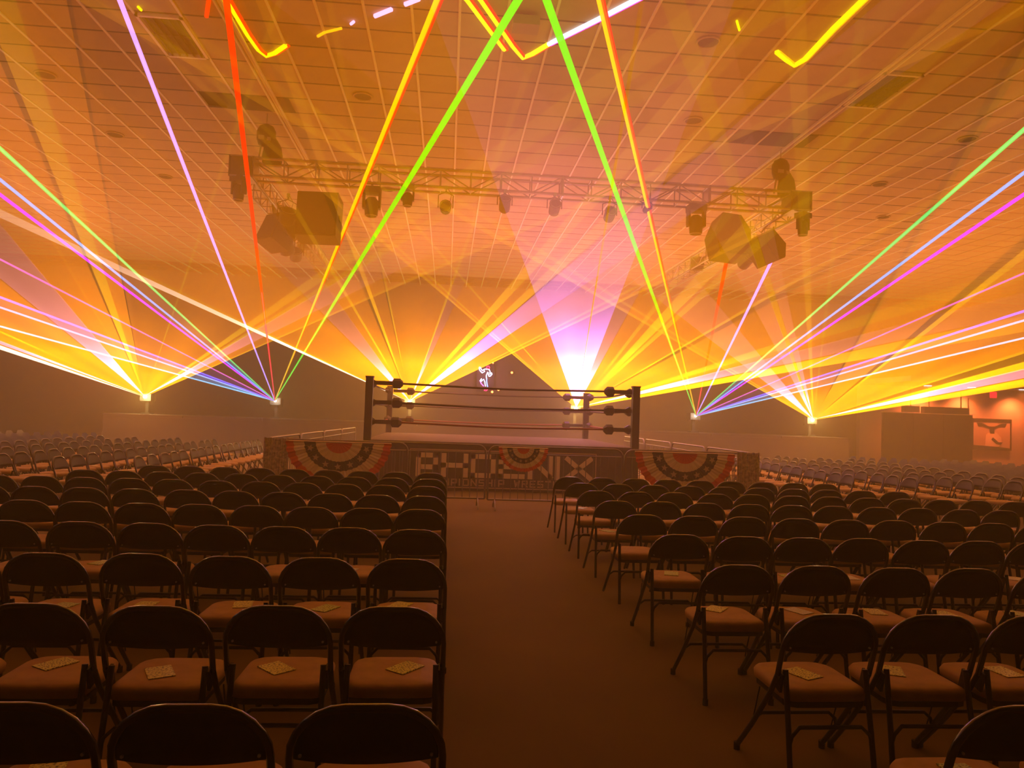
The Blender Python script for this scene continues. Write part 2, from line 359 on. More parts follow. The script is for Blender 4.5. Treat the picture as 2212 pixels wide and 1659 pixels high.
# ------------------------------------------------------------------ laser sheets in the haze
ZT = 6.72
def clip(a, q):
    """end of the ray a->q (q on the ceiling): first of ceiling and side walls"""
    a = Vector(a); q = Vector(q); d = q-a; t = 1.
    if d.x < 0: t = min(t, (XL+.05-a.x)/d.x)
    if d.x > 0: t = min(t, (XR-.05-a.x)/d.x)
    return a+d*t
FANS = {
1: (3.2, [-18.4,'W',-16.86,'P',-15.8,'O.7',-13.53,'Y1.3',-13.17,'O.75',-7.88,'P.8',-5.81,'O.6',-4.54,'O1.1',-4.42,'O.7',-3.68,'D',-3.57,'Y1.0',-3.14,'O.8',-2.5,'D',-2.44,'O1.1',-2.22,'O.85',0.09,'Y1.2',0.17,'O.85',5.03,'Y1.35',5.65,'O.9',5.91,'Y1.2',6.31,'P1',7.79,'O.9',8.69,'Y1.3',8.92]),
2: (2.6, [-12.56,'W',-11.97,'Y1',-11.63,'O.7',-5.58,'P.5',-4.11,'O.8',-3.48,'Y1.2',-3.32,'O.7',-2.46,'D',-2.3,'Y1.5',-2.12,'O.9',-1.47,'D',-1.41,'Y1.2',-1.32,'O.85',1.4,'Y1.3',1.51,'P.5',1.98,'O.9',3.85,'Y1.5',4.3,'O1',4.79,'Y1.5',5.25,'D',5.4,'V1.0',6.9,'O1',8.85,'Y1.4',9.08,'O.8',9.35,'Y1.4',9.6]),
3: (3.6, [-5.84,'Y1.5',-5.68,'O.9',-5.54,'Y1.5',-5.41,'O.9',-4.24,'Y1.5',-4.12,'O.9',-1.42,'V1.2',1.27,'Y1.6',1.33,'V1.2',2.45,'P.7',3.24,'O1',4.24,'Y1.3',4.52,'O1',4.96,'Y1.5',5.61,'O1',5.78,'Y1.2',6.15,'O.8',8.67,'Y1.3',8.92,'D',9.35,'O.6',14.72,'Y1',16.4,'O.9',18.14,'P1',21.62,'Y1.6',25.31]),
4: (2.9, [-8.54,'Y1.5',-8.25,'O.9',-7.85,'Y1.4',-7.59,'O.9',-5.87,'P1.1',-3.2,'O.8',-1.49,'P.8',-0.57,'Y1.4',-0.25,'P.8',0.25,'O.8',1.02,'Y1.4',1.3,'O.8',1.95,'Y1',2.09,'O.8',4.19,'D',4.33,'Y1',4.45,'O.75',7.26,'D',7.68,'Y1.1',8.01,'O.8',15.97,'Y1',16.53,'D',18.46,'Y1.3',20.78,'P1',24.48,'Y1.3',28.76]),
}
GQ = lambda g: round(g*5)/5 or .2
NAMEC = {'V': 'violet_sector', 'O': 'orange_sector', 'Y': 'yellow_ray', 'P': 'pink_sector', 'W': 'white_ray', 'D': 'dim_ray'}
def wedge(name, m, a, q0, q1, parent, n=1):
    e = []
    for i in range(n+1):
        q = Vector(q0).lerp(Vector(q1), i/n); e.append(clip(a, q)-Vector(a))
    d = [v.normalized()*.04 for v in e]
    mb = MB(); mb.add([*d, *e], [(i, i+1, n+2+i, n+1+i) for i in range(n)])
    return link(name, mb.mesh(name, m, False), parent)
for k, (yt, tb) in FANS.items():
    a = APEX[k]
    t = thing('laser_fan', f'yellow and pink laser sheet from projector {PN[k]}', 'laser light', a, group='laser sheets in the haze')
    for i in range(0, len(tb)-1, 2):
        x0, c, x1 = tb[i], tb[i+1], tb[i+2]
        g = float(c[1:] or 1); c = c[0]; g = GQ(g)
        g = {'W': 2.2, 'D': .9}.get(c, g)
        if c in 'YO': g = .9+(.85 if c == 'Y' else .5)*(g-.9)+(.06 if c == 'Y' else 0)
        if c == 'P': g *= .8
        pw, kk = (-2.8, .95) if k in (1, 4) else (-4.4, 36.)
        xm = (x0+x1)/2
        if k == 1: g *= .6 if xm > -2.6 else 1.15
        if k == 4: g *= .6 if xm < 5 else 1.15
        g = round(g*10)/10
        n = max(1, min(6, int(abs(x1-x0))))
        if c in 'VP':        # violet and pink light rides just above the orange of the same sector
            b_ = .8 if c == 'V' else .6
            wedge('orange_sector', light_mat('haze_light_O_%02d_%d' % (b_*10, k in (1, 4)), LC['O'], K_FAN*GAIN*b_*kk, power=pw), a, (x0, yt, ZT), (x1, yt, ZT), t, n)
            if c == 'V': pw, kk = -6.3, 2900.
            elif k in (1, 4): pw, kk = -4.4, 24.
            else: pw, kk = -5.8, 480.
        m = light_mat('haze_light_%s_%02d_%d' % (c, g*10, k in (1, 4)), LC[c], K_FAN*GAIN*g*kk, power=pw)
        o = wedge(NAMEC[c], m, a, (x0, yt, ZT), (x1, yt, ZT), t, n)
        if c in 'VP': o.location.z = .03

BC = {'green': (.08, .80, .10), 'sky': (.18, .45, 1.0), 'magenta': (1.0, .0, 1.0), 'pink': (1.0, .10, .5), 'violet': (.22, .14, 1.0), 'ice': (.42, .60, 1.0), 'cyan': (.30, .80, .95),
      'lilac': (.75, .38, 1.0), 'red': (1.0, .0, .0), 'amber': (1.1, .62, .0), 'lime': (.08, .80, .0)}
CORE = {'green': 1, 'sky': 1, 'lilac': 1, 'ice': 1, 'cyan': 1, 'lime': 0, 'amber': 0}
BEAMS = {5: [(-7.65, 'green'), (-8.48, 'sky'), (-8.97, 'magenta'), (-12.37, 'pink'), (-16.54, 'violet'), (-18.3, 'ice'), (-23.07, 'cyan'), (-3.99, 'lilac'), (-2.5, 'red'), (-0.07, 'amber'), (0.89, 'lime')],
         6: [(0.73, 'lime'), (1.41, 'amber'), (8.34, 'green'), (9.31, 'sky'), (9.93, 'magenta'), (13.66, 'pink'), (17.26, 'violet'), (18.53, 'ice'), (21.65, 'cyan')]}
BW = {'lime': .052, 'amber': .042, 'red': .040, 'green': .036, 'magenta': .036, 'lilac': .034, 'sky': .032, 'violet': .042, 'pink': .024}
SIDE = {5: 'away from exit sign', 6: 'on exit-sign side'}
def beam(k, q, cname, end=None):
    a = Vector(APEX[k]); e = Vector(end) if end else clip(a, q)
    t = thing('laser_beam', f'thin {cname} laser beam{", cut off by loudspeaker," if end else ""} from many-coloured projector {SIDE[k]}', 'laser light', a)
    v = e-a; r = BW.get(cname, .034)
    m = light_mat('beam_'+cname, BC[cname], 1.3, False, False, .85)
    mc = light_mat('beam_core_'+cname, tuple(min(1.1, c*.5+.55) for c in BC[cname]), 1.6, False, False, .9)
    mb = MB(); mb.tube([v.normalized()*.04, v*.5, v], .018, 8, True, r); mb.build('glow', m, t)
    if cname in ('amber',):
        s = Vector((.035, 0, -.01)) ; mb = MB(); mb.tube([v.normalized()*.05, v*.5+s*.5, v+s], .012, 6, True, r*.8); mb.build('red_edge', light_mat('beam_red', BC['red'], 1.5, False, False, .85), t)
    n = .9 if CORE.get(cname) else .45
    vc = v*n; mb = MB(); mb.tube([v.normalized()*.03, vc*.5, vc], .016, 6, True, r*.42 if n > .5 else .008); mb.build('core', mc, t)
for k, l in BEAMS.items():
    for x, c in l: beam(k, (-1.75, 4.0, ZT) if (k, c) == (5, 'red') else (x, 8.0, ZT), c)
beam(6, None, 'red', (5.47, 14.3, 4.87)); beam(6, None, 'lilac', (6.4, 14.3, 4.89))
for k, l in {5: [(-7.65, -8.48, 'teal', (.0, .30, .45)), (-8.6, -8.97, 'purple', (.25, 0, .5)), (-16.54, -18.3, 'blue', (.0, .01, 1.3)), (-12.37, -16.54, 'indigo', (.03, 0, .12)), (-18.3, -23.07, 'teal', (.0, .30, .45))],
             6: [(8.34, 9.31, 'teal', (.0, .30, .45)), (9.31, 9.93, 'purple', (.25, 0, .5)), (17.26, 18.53, 'blue', (.0, .01, 1.3)), (13.66, 17.26, 'indigo', (.03, 0, .12)), (18.53, 21.65, 'teal', (.0, .30, .45))]}.items():
    t = thing('laser_wedge', f'blue and violet laser wedge beside the many-coloured projector {SIDE[k]}', 'laser light', APEX[k])
    for x0, x1, c, col in l:
        wedge(c+'_sector', light_mat('haze_light_'+c, col, 110, True, False), APEX[k], (x0, 8.0, ZT), (x1, 8.0, ZT), t, 2)

# laser traces drawn on the ceiling
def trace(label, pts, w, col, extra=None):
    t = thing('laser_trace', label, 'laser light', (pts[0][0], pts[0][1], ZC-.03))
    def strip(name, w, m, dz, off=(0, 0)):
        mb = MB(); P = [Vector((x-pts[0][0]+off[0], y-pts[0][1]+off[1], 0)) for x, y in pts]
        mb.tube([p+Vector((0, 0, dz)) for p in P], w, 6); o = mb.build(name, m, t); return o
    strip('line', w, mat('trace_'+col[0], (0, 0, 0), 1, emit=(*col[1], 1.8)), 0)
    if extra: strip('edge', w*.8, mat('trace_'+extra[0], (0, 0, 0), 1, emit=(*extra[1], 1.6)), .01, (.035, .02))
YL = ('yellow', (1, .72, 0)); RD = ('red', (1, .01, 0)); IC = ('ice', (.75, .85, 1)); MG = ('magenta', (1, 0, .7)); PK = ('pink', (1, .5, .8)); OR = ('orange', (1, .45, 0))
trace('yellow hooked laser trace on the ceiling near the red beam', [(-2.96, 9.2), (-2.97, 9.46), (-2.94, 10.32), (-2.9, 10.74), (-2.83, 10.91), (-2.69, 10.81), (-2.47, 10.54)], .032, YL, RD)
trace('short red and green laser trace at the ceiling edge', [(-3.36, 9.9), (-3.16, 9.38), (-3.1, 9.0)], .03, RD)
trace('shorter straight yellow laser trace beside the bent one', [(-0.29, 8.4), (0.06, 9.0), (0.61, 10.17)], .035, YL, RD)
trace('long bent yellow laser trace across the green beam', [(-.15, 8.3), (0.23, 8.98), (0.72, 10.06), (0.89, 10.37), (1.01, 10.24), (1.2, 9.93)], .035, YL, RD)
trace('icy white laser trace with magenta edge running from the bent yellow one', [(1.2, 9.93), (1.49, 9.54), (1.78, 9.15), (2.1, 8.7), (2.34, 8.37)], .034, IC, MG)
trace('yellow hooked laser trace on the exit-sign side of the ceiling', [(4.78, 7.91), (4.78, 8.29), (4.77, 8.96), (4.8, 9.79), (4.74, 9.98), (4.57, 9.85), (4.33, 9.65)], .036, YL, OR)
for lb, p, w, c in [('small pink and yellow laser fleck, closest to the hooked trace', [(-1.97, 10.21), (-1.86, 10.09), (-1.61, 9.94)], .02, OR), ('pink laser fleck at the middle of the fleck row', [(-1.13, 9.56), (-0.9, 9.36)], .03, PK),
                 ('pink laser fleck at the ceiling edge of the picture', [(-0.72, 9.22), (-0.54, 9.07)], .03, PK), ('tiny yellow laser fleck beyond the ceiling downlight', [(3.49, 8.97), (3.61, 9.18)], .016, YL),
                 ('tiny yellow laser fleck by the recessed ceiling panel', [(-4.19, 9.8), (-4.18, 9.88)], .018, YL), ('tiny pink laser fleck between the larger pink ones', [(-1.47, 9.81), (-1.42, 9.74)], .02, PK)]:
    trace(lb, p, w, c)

# ------------------------------------------------------------------ neon figure and lamps on the back wall
def neon():
    t = thing('neon_figure', 'small neon outline figure of a boxer high on the dark far wall', 'neon sign', (1.5, 29.9, 3.1))
    S = {'head': ('red', [(1.58, 3.54), (1.53, 3.51), (1.54, 3.46), (1.58, 3.43), (1.64, 3.45), (1.65, 3.5), (1.62, 3.54), (1.58, 3.54)]),
     'raised_arm': ('white', [(1.27, 3.49), (1.23, 3.47), (1.25, 3.37), (1.36, 3.26), (1.46, 3.33), (1.43, 3.38), (1.36, 3.36), (1.32, 3.4), (1.29, 3.46), (1.27, 3.49)]),
     'shoulder': ('white', [(1.36, 3.35), (1.47, 3.42), (1.55, 3.42), (1.63, 3.41), (1.67, 3.34), (1.67, 3.25)]),
     'bent_arm': ('white', [(1.59, 3.3), (1.62, 3.19), (1.64, 3.13), (1.7, 3.15), (1.76, 3.23), (1.73, 3.28), (1.69, 3.25), (1.66, 3.21)]),
     'torso': ('white', [(1.59, 3.3), (1.54, 3.2), (1.53, 3.11), (1.55, 3.04)]),
     'knee': ('white', [(1.35, 3.03), (1.28, 2.93), (1.33, 2.91), (1.37, 2.96), (1.43, 3.0), (1.47, 2.92), (1.51, 2.72)]),
     'leg': ('blue', [(1.55, 3.04), (1.55, 2.93), (1.58, 2.78), (1.6, 2.71)]), 'calf': ('magenta', [(1.29, 2.92), (1.35, 2.81), (1.44, 2.73)]),
     'boot': ('red', [(1.53, 2.66), (1.47, 2.54), (1.54, 2.54), (1.6, 2.6), (1.58, 2.65), (1.53, 2.66)])}
    C = {'red': (1, .02, .08), 'white': (1, .8, .95), 'blue': (.25, .4, 1), 'magenta': (1, .15, .6)}
    for n, (c, p) in S.items():
        MB().tube([(x-1.5, -.12, z-3.1) for x, z in p], .02, 5).build(n+'_tube', mat('neon_'+c, (0, 0, 0), 1, emit=(*C[c], 7)), t)
    MB().box((0, -.05, 0), (.7, .04, 1.2)).build('backboard', M_dark, t)
    MB().box((0, -.01, 0), (.2, .1, .2)).build('bracket', M_dark, t)
    l = bpy.data.lights.new('neon_spill', 'POINT'); l.energy = 30; l.color = (1, .25, .45); l.shadow_soft_size = .3
    lo = bpy.data.objects.new('lamp', l); COL.objects.link(lo); lo.parent = t; lo.location = (0, -.5, 0)
neon()
for n, (x, z) in enumerate([(2.56, 3.32), (1.79, 2.51), (2.04, 2.61), (1.78, 3.68)]):
    t = thing('indicator_lamp', ['small red lamp glowing alone beside the neon figure', 'small red lamp below the neon figure, lower of the pair', 'small orange lamp below the neon figure, upper of the pair', 'tiny lamp glowing just above the neon figure head'][n], 'small lamp', (x, 29.8, z))
    MB().box((0, .1, 0), (.1, .2, .1)).build('housing', M_black, t)
    MB().tube([(0, 0, 0), (0, -.05, 0)], .05 if n < 3 else .035, 8, True, .02).build('bulb', mat('lamp_red', (0, 0, 0), 1, emit=(1, .12, .02, 22)), t)

# ------------------------------------------------------------------ wrestling ring
RX0, RX1, RY0, RY1, RH = -1.6, 3.98, 15.42, 21.0, 1.0
ring = thing('wrestling_ring', 'wrestling ring with dark posts, ropes and a lettered skirt behind the barriers', 'wrestling ring', ((RX0+RX1)/2, (RY0+RY1)/2, 0))
ox, oy = (RX0+RX1)/2, (RY0+RY1)/2; hw, hd = (RX1-RX0)/2, (RY1-RY0)/2
MB().box((0, 0, RH-.03), (2*hw+.1, 2*hd+.1, .06)).build('canvas', M_canvas, ring)
MB().box((0, 0, RH-.09), (2*hw+.06, 2*hd+.06, .08)).build('edge_rail', M_black, ring)
sk = MB()
for s in (-1, 1):
    for (ax_, L_, hh) in (('x', hw, hd), ('y', hd, hw)):
        n = 40; rings = []
        top = []; bot = []
        for i in range(n+1):
            u = -L_+2*L_*i/n; o_ = .012*sin(i*2.1)
            d_ = s*(hh+.02+o_*1.6)
            top.append((u, s*(hh+.02), RH-.1) if ax_ == 'x' else (s*(hh+.02), u, RH-.1)); bot.append((u, d_, .02) if ax_ == 'x' else (d_, u, .02))
        sk.add(top+bot, [(i, i+1, n+2+i, n+1+i) for i in range(n)])
sk.build('skirt', M_skirt, ring)
# banner on the camera side of the skirt
by = -hd-.06
ban = MB().bb((-.72-ox, by-.01, .06), (3.16-ox, by, .86)).build('banner', M_banner, ring)
fr = MB()
for a, b in [((-.72-ox, by-.02, .83), (3.16-ox, by-.01, .85)), ((-.72-ox, by-.02, .07), (3.16-ox, by-.01, .09)), ((-.72-ox, by-.02, .07), (-.70-ox, by-.01, .85)), ((3.14-ox, by-.02, .07), (3.16-ox, by-.01, .85))]: fr.bb(a, b)
fr.build('border', M_letter2, ban)
FONT = {  # strokes on a 1 x 1 cell
 'P': [[(0, 0), (0, 1), (1, 1), (1, .38), (.25, .38)]], 'H': [[(0, 0), (0, 1)], [(1, 0), (1, 1)], [(0, .5), (1, .5)]], 'O': [[(0, 0), (0, 1), (1, 1), (1, 0), (0, 0)]],
 'E': [[(1, 1), (0, 1), (0, 0), (1, 0)], [(0, .5), (.85, .5)]], 'N': [[(0, 0), (0, 1), (1, 0), (1, 1)]], 'I': [[(0, 0), (0, 1)]], 'X': [[(0, 0), (1, 1)], [(0, 1), (1, 0)]],
 'C': [[(1, 1), (0, 1), (0, 0), (1, 0)]], 'A': [[(0, 0), (0, .7), (.3, 1), (1, 1), (1, 0)], [(0, .45), (1, .45)]], 'M': [[(0, 0), (0, 1), (.5, .45), (1, 1), (1, 0)]], 'S': [[(1, 1), (0, 1), (0, .5), (1, .5), (1, 0), (0, 0)]],
 'W': [[(0, 1), (.25, 0), (.5, .7), (.75, 0), (1, 1)]], 'R': [[(0, 0), (0, 1), (1, 1), (1, .5), (0, .5)], [(.4, .5), (1, 0)]], 'T': [[(0, 1), (1, 1)], [(.5, 1), (.5, 0)]], 'L': [[(0, 1), (0, 0), (1, 0)]], 'G': [[(1, 1), (0, 1), (0, 0), (1, 0), (1, .5), (.5, .5)]]}
def letter(ch, x, z, w, h, th, m, y, d):
    mb = MB()
    for st_ in FONT[ch]:
        P = [(x+u*w, z+v*h) for u, v in st_]
        for a, b in zip(P, P[1:]):
            L_ = math.hypot(b[0]-a[0], b[1]-a[1]); an = math.atan2(b[1]-a[1], b[0]-a[0])
            mb.box(((a[0]+b[0])/2, y-d/2, (a[1]+b[1])/2), (L_+th, d, th), M=Matrix.Rotation(-an, 3, 'Y'))
    return mb.build('letter', m, ban)
for ch, x0_, x1_ in (('P', -.59, -.14), ('H', -.07, .48), ('O', .53, 1.05), ('E', 1.11, 1.66), ('N', 1.72, 2.24), ('I', 2.29, 2.43), ('X', 2.50, 3.08)):
    th = .10
    letter(ch, x0_+th/2-ox, .335, x1_-x0_-th if ch != 'I' else 0., .39, th, M_letter, by-.012, .012+.004*(ch in 'NX'))
x = -.50
for ch in 'CHAMPIONSHIP WRESTLING':
    if ch != ' ': letter(ch, x-ox, .125, .10 if ch != 'I' else .0, .12, .026, M_letter2, by-.012, .008)
    x += .163 if ch != 'I' else .08
# posts and ropes
corners = [(-hw, -hd), (hw, -hd), (hw, hd), (-hw, hd)]
post_me = MB().box((0, 0, 1.14), (.15, .15, 2.28)).box((0, 0, 2.29), (.17, .17, .03)).mesh('post', M_post)
for cx_, cy_ in corners: link('post', post_me, ring, (cx_, cy_, 0))
ROPZ = (1.37, 1.77, 2.17)
def padmesh():
    mb = MB(); rings = []
    for u, r in ((0, .05), (.03, .10), (.16, .10), (.22, .045)):
        rings.append([(u, r*cos(j*pi/3+pi/6), r*1.05*sin(j*pi/3+pi/6)) for j in range(6)])
    return mb.loft(rings, False).mesh('turnbuckle_pad', M_pad)
pad_me = padmesh()
strap_me = MB().box((.24, 0, 0), (.44, .07, .085)).mesh('strap', M_pad)
for e in range(4):
    a = Vector(corners[e]); b = Vector(corners[(e+1) % 4]); d = (b-a).normalized(); L_ = (b-a).length
    ang = math.atan2(d.y, d.x)
    for zi, z in enumerate(ROPZ):
        for s, p, an in ((1, a, ang), (-1, b, ang+pi)):
            o = link('strap', strap_me, ring, (p.x+.07*d.x*s, p.y+.07*d.y*s, z), an)
            o = link('turnbuckle_pad', pad_me, ring, (p.x+.46*d.x*s, p.y+.46*d.y*s, z), an)
        pts = []
        for i in range(13):
            u = i/12; q = a+d*(.6+(L_-1.2)*u)
            pts.append((q.x, q.y, z-.03*sin(pi*u)+.004*sin(9*u+e)))
        MB().tube(pts, .021, 6).build('rope', M_rope_red if zi == 0 else M_rope, ring)

# ------------------------------------------------------------------ crowd barriers
def barrier_parts(t, L_=2.32, H_=1.07, z0=.16, n=17):
    r = .14; p = []
    def arc(cx_, cz, a0, a1): return [(cx_+r*cos(radians(a0+(a1-a0)*i/4)), 0, cz+r*sin(radians(a0+(a1-a0)*i/4))) for i in range(5)]
    p = arc(L_-r, H_-r, 90, 0)[::1]; p = [(0, 0, z0)]
    p += arc(r, H_-r, 180, 90)+arc(L_-r, H_-r, 90, 0)+[(L_, 0, z0)]
    MB().tube(p, .019, 6).build('frame', M_galv, t)
    MB().tube([(0, 0, z0), (L_, 0, z0)], .017, 6).build('bottom_rail', M_galv, t)
    MB().tube([(.03, 0, H_-.13), (L_-.03, 0, H_-.13)], .010, 6).build('top_rail', M_galv, t)
    bar = MB().tube([(0, 0, z0), (0, 0, H_-.13)], .0075, 5).mesh('bar', M_galv)
    for i in range(1, n+1): link('bar', bar, t, (L_*i/(n+1), 0, 0))
    for x in (.12, L_-.12):
        MB().tube([(x, -.28, .0), (x, -.26, .06), (x, 0, .16), (x, .26, .06), (x, .28, .0)], .014, 5).build('foot', M_galv, t)
SIDEW = 'away from the exit sign'
bars = [((-2.95, 12.62), 0, 'steel crowd barrier under the big bunting away from the exit sign'), ((-1.62, 12.75), 0, 'steel crowd barrier just behind the first, ending at the aisle'),
        ((.74, 12.62), 0, 'steel crowd barrier carrying the small bunting, in front of the ring lettering'), ((3.10, 12.62), 0, 'steel crowd barrier under the big bunting on the exit-sign side')]
for i in range(4): bars.append(((-3.0+.08*i, 12.95+i*2.36), radians(88), f'hazy crowd barrier beside the ring {SIDEW}, {ORD[i+1]} going back'))
for i in range(4): bars.append(((5.5-.02*i, 12.95+i*2.36), radians(90), f'hazy crowd barrier beside the ring on exit-sign side, {ORD[i+1]} going back'))
for (x, y), rz, lb in bars:
    t = thing('crowd_barrier', lb, 'crowd barrier', (x, y, 0), rz, 'crowd barriers around the ring'); barrier_parts(t)
# ------------------------------------------------------------------ pleated bunting
def bunting(label, x, y, z, rx, rz_, stars=7):
    t = thing('pleated_bunting', label, 'bunting', (x, y, z), 0, 'half-round buntings on the barriers')
    bands = [(.02, .25, M_red), (.25, .44, M_cream), (.44, .655, M_navy), (.655, .855, M_cream), (.855, 1., M_red)]
    n = 72
    for r0, r1, m in bands:
        mb = MB(); vs = []; fs = []
        for side in (0, .006):
            for r in (r0, (r0+r1)/2, r1):
                for i in range(n+1):
                    a = pi+pi*i/n; rr_ = r*(1+.015*sin(i*1.7))
                    pl = (.004 if i % 2 else -.004)*min(1, r*1.5)+.012*sin(i*.9)*r
                    vs.append((rx*rr_*cos(a), -.02+pl-.03*r+side, rz_*rr_*sin(a)))
        w_ = n+1
        for l in (0, 1):
            for i in range(n): fs += [(l*w_+i, l*w_+i+1, (l+1)*w_+i+1, (l+1)*w_+i), ((l+3)*w_+i, (l+4)*w_+i, (l+4)*w_+i+1, (l+3)*w_+i+1)]
        for i in range(n): fs += [(i, 3*w_+i, 3*w_+i+1, i+1), (2*w_+i, 2*w_+i+1, 5*w_+i+1, 5*w_+i)]
        mb.add(vs, fs); mb.build('band', m, t)
    for i in range(stars):
        a = pi+pi*(i+.6)/(stars+.2); r = .55; s = .052*rx/.85*1.15
        poly = []
        for j in range(10):
            q = s if j % 2 == 0 else s*.42; b = pi/2+j*pi/5+a*.3
            poly.append((rx*r*cos(a)+q*cos(b), rz_*r*sin(a)+q*sin(b)))
        MB().prism(poly, -.075, -.068).build('star', M_star, t)
    MB().tube([(-rx, -.02, 0), (rx, -.02, 0)], .012, 5).build('heading_tape', M_cream, t)
bunting('large red, cream and navy bunting hung on the barrier away from the exit sign', -1.76, 12.56, 1.05, .86, .73)
bunting('small red, cream and navy bunting hung at the ring lettering', 1.32, 12.56, 1.05, .42, .40, 8)
bunting('large red, cream and navy bunting hung on the exit-sign side barrier', 4.13, 12.56, 1.05, .88, .74)
# streaked clear covers thrown over the outer barrier ends
for x, lb in ((-2.78, 'streaked grey plastic sheet over the barrier corner away from the exit sign'), (5.26, 'streaked grey plastic sheet over the barrier corner on the exit-sign side')):
    mb = MB(); n = 28; vs = []
    for k, z in enumerate((1.09, .75, .4, .12)):
        for i in range(n+1): vs.append((-.2+.4*i/n, -.06-.012*sin(i*2.3+k*.4)-.008*k, z+.01*sin(i)))
    mb.add(vs, [(k*(n+1)+i, k*(n+1)+i+1, (k+1)*(n+1)+i+1, (k+1)*(n+1)+i) for k in range(3) for i in range(n)])
    o = mb.build('plastic_cover', mat('streaked_plastic', (.65, .55, .45), .35, 0, noise=(25, .5)), None, (x, 12.6, 0)); tag(o, lb, 'plastic cover')

# ------------------------------------------------------------------ truss
TZ0, TZ1 = 5.56, 5.87
def truss(label, a, b, detail=True):
    a = Vector(a); b = Vector(b); L_ = (b-a).length; ang = math.atan2(b.y-a.y, b.x-a.x)
    t = thing('lighting_truss', label, 'truss', a, ang, 'aluminium box truss over the ring'); h = .31
    for y in (-.155, .155):
        for z in (0, h): MB().tube([(0, y, z), (L_, y, z)], .025, 6).build('chord', M_alu, t)
    n = int(L_/.52); s = L_/n
    dg = MB().tube([(0, 0, 0), (s, 0, h)], .0125, 5).mesh('brace', M_alu); dg2 = MB().tube([(0, 0, h), (s, 0, 0)], .0125, 5).mesh('brace', M_alu)
    up = MB().tube([(0, 0, 0), (0, 0, h)], .0125, 5).mesh('upright', M_alu); cr = MB().tube([(0, -.155, 0), (0, .155, 0)], .0125, 5).mesh('cross_tube', M_alu)
    st_ = MB()
    for i in range(n+1):
        for y in (-.155, .155):
            if detail:
                link('upright', up, t, (i*s, y, 0))
                if i < n: link('brace', dg if i % 2 else dg2, t, (i*s, y, 0))
            else:
                st_.tube([(i*s, y, 0), (i*s, y, h)], .0125, 4)
                if i < n: st_.tube([(i*s, y, 0 if i % 2 else h), (i*s+s, y, h if i % 2 else 0)], .0125, 4)
        for z in (0, h):
            if detail: link('cross_tube', cr, t, (i*s, 0, z))
            else: st_.tube([(i*s, -.155, z), (i*s, .155, z)], .0125, 4)
    if not detail:
        o = st_.build('lattice', M_alu, t); o['kind'] = 'stuff'
    for i in range(0, n, 5):
        MB().box((i*s+.02, 0, h/2), (.03, .36, h+.06)).build('joint_plate', M_alu, t)
    return t
truss('long aluminium box truss hung across the hall nearest the seats', (-3.5, 13.1, TZ0), (6.2, 13.1, TZ0))
truss('side run of the truss away from the exit sign', (-3.68, 13.3, TZ0), (-3.68, 20.8, TZ0), False)
truss('side run of the truss on the exit-sign side', (6.35, 13.3, TZ0), (6.35, 20.8, TZ0), False)
for x, y, lb in ((-3.68, 13.1, 'front corner away from the exit sign'), (6.32, 13.1, 'front corner on the exit-sign side')):
    t = thing('truss_corner', 'square metal truss corner block at the '+lb, 'truss corner', (x, y, TZ0-.02))
    for sx in (-1, 1):
        MB().box((sx*.19, 0, .17), (.02, .4, .36)).build('side_plate', mat('corner_plate', (.10, .09, .08), .5, .5), t)
    MB().box((0, 0, .345), (.4, .4, .02)).build('top_plate', M_alu, t); MB().box((0, 0, .0), (.4, .4, .02)).build('bottom_plate', M_alu, t)
    MB().box((0, -.19, .17), (.34, .02, .32)).build('face_plate', mat('corner_plate', (.10, .09, .08)), t)
def hoist(x, y, lb):
    t = thing('chain_hoist', 'black chain hoist with chain bag '+lb, 'chain hoist', (x, y, TZ1))
    MB().tube([(0, 0, .55), (0, 0, ZC-TZ1)], .011, 6).build('chain', M_chrome, t)
    rings = []
    for z, r in ((.28, .05), (.31, .13), (.42, .165), (.55, .165), (.64, .12), (.68, .04)): rings.append([(r*cos(j*pi/6), r*sin(j*pi/6)*.8, z) for j in range(12)])
    MB().loft(rings).build('motor', M_black, t)
    MB().box((-.05, -.13, .40), (.10, .03, .07)).box((.08, -.13, .38), (.06, .03, .06)).build('bracket', M_chrome, t)
    rings = []
    for z, a, b in ((.0, .17, .12), (.12, .18, .13), (.28, .15, .11), (.40, .08, .06), (.46, .03, .03)): rings.append([(.12+a*cos(j*pi/5), b*sin(j*pi/5), z) for j in range(10)])
    MB().loft(rings).build('chain_bag', mat('canvas_black', (.03, .025, .02), .9), t)
    MB().tube([(-.08, 0, .3), (-.12, 0, .02)], .015, 6).build('hook', M_chrome, t)
hoist(-3.34, 13.15, 'on the truss end away from the exit sign'); hoist(6.02, 13.15, 'on the exit-sign truss end')
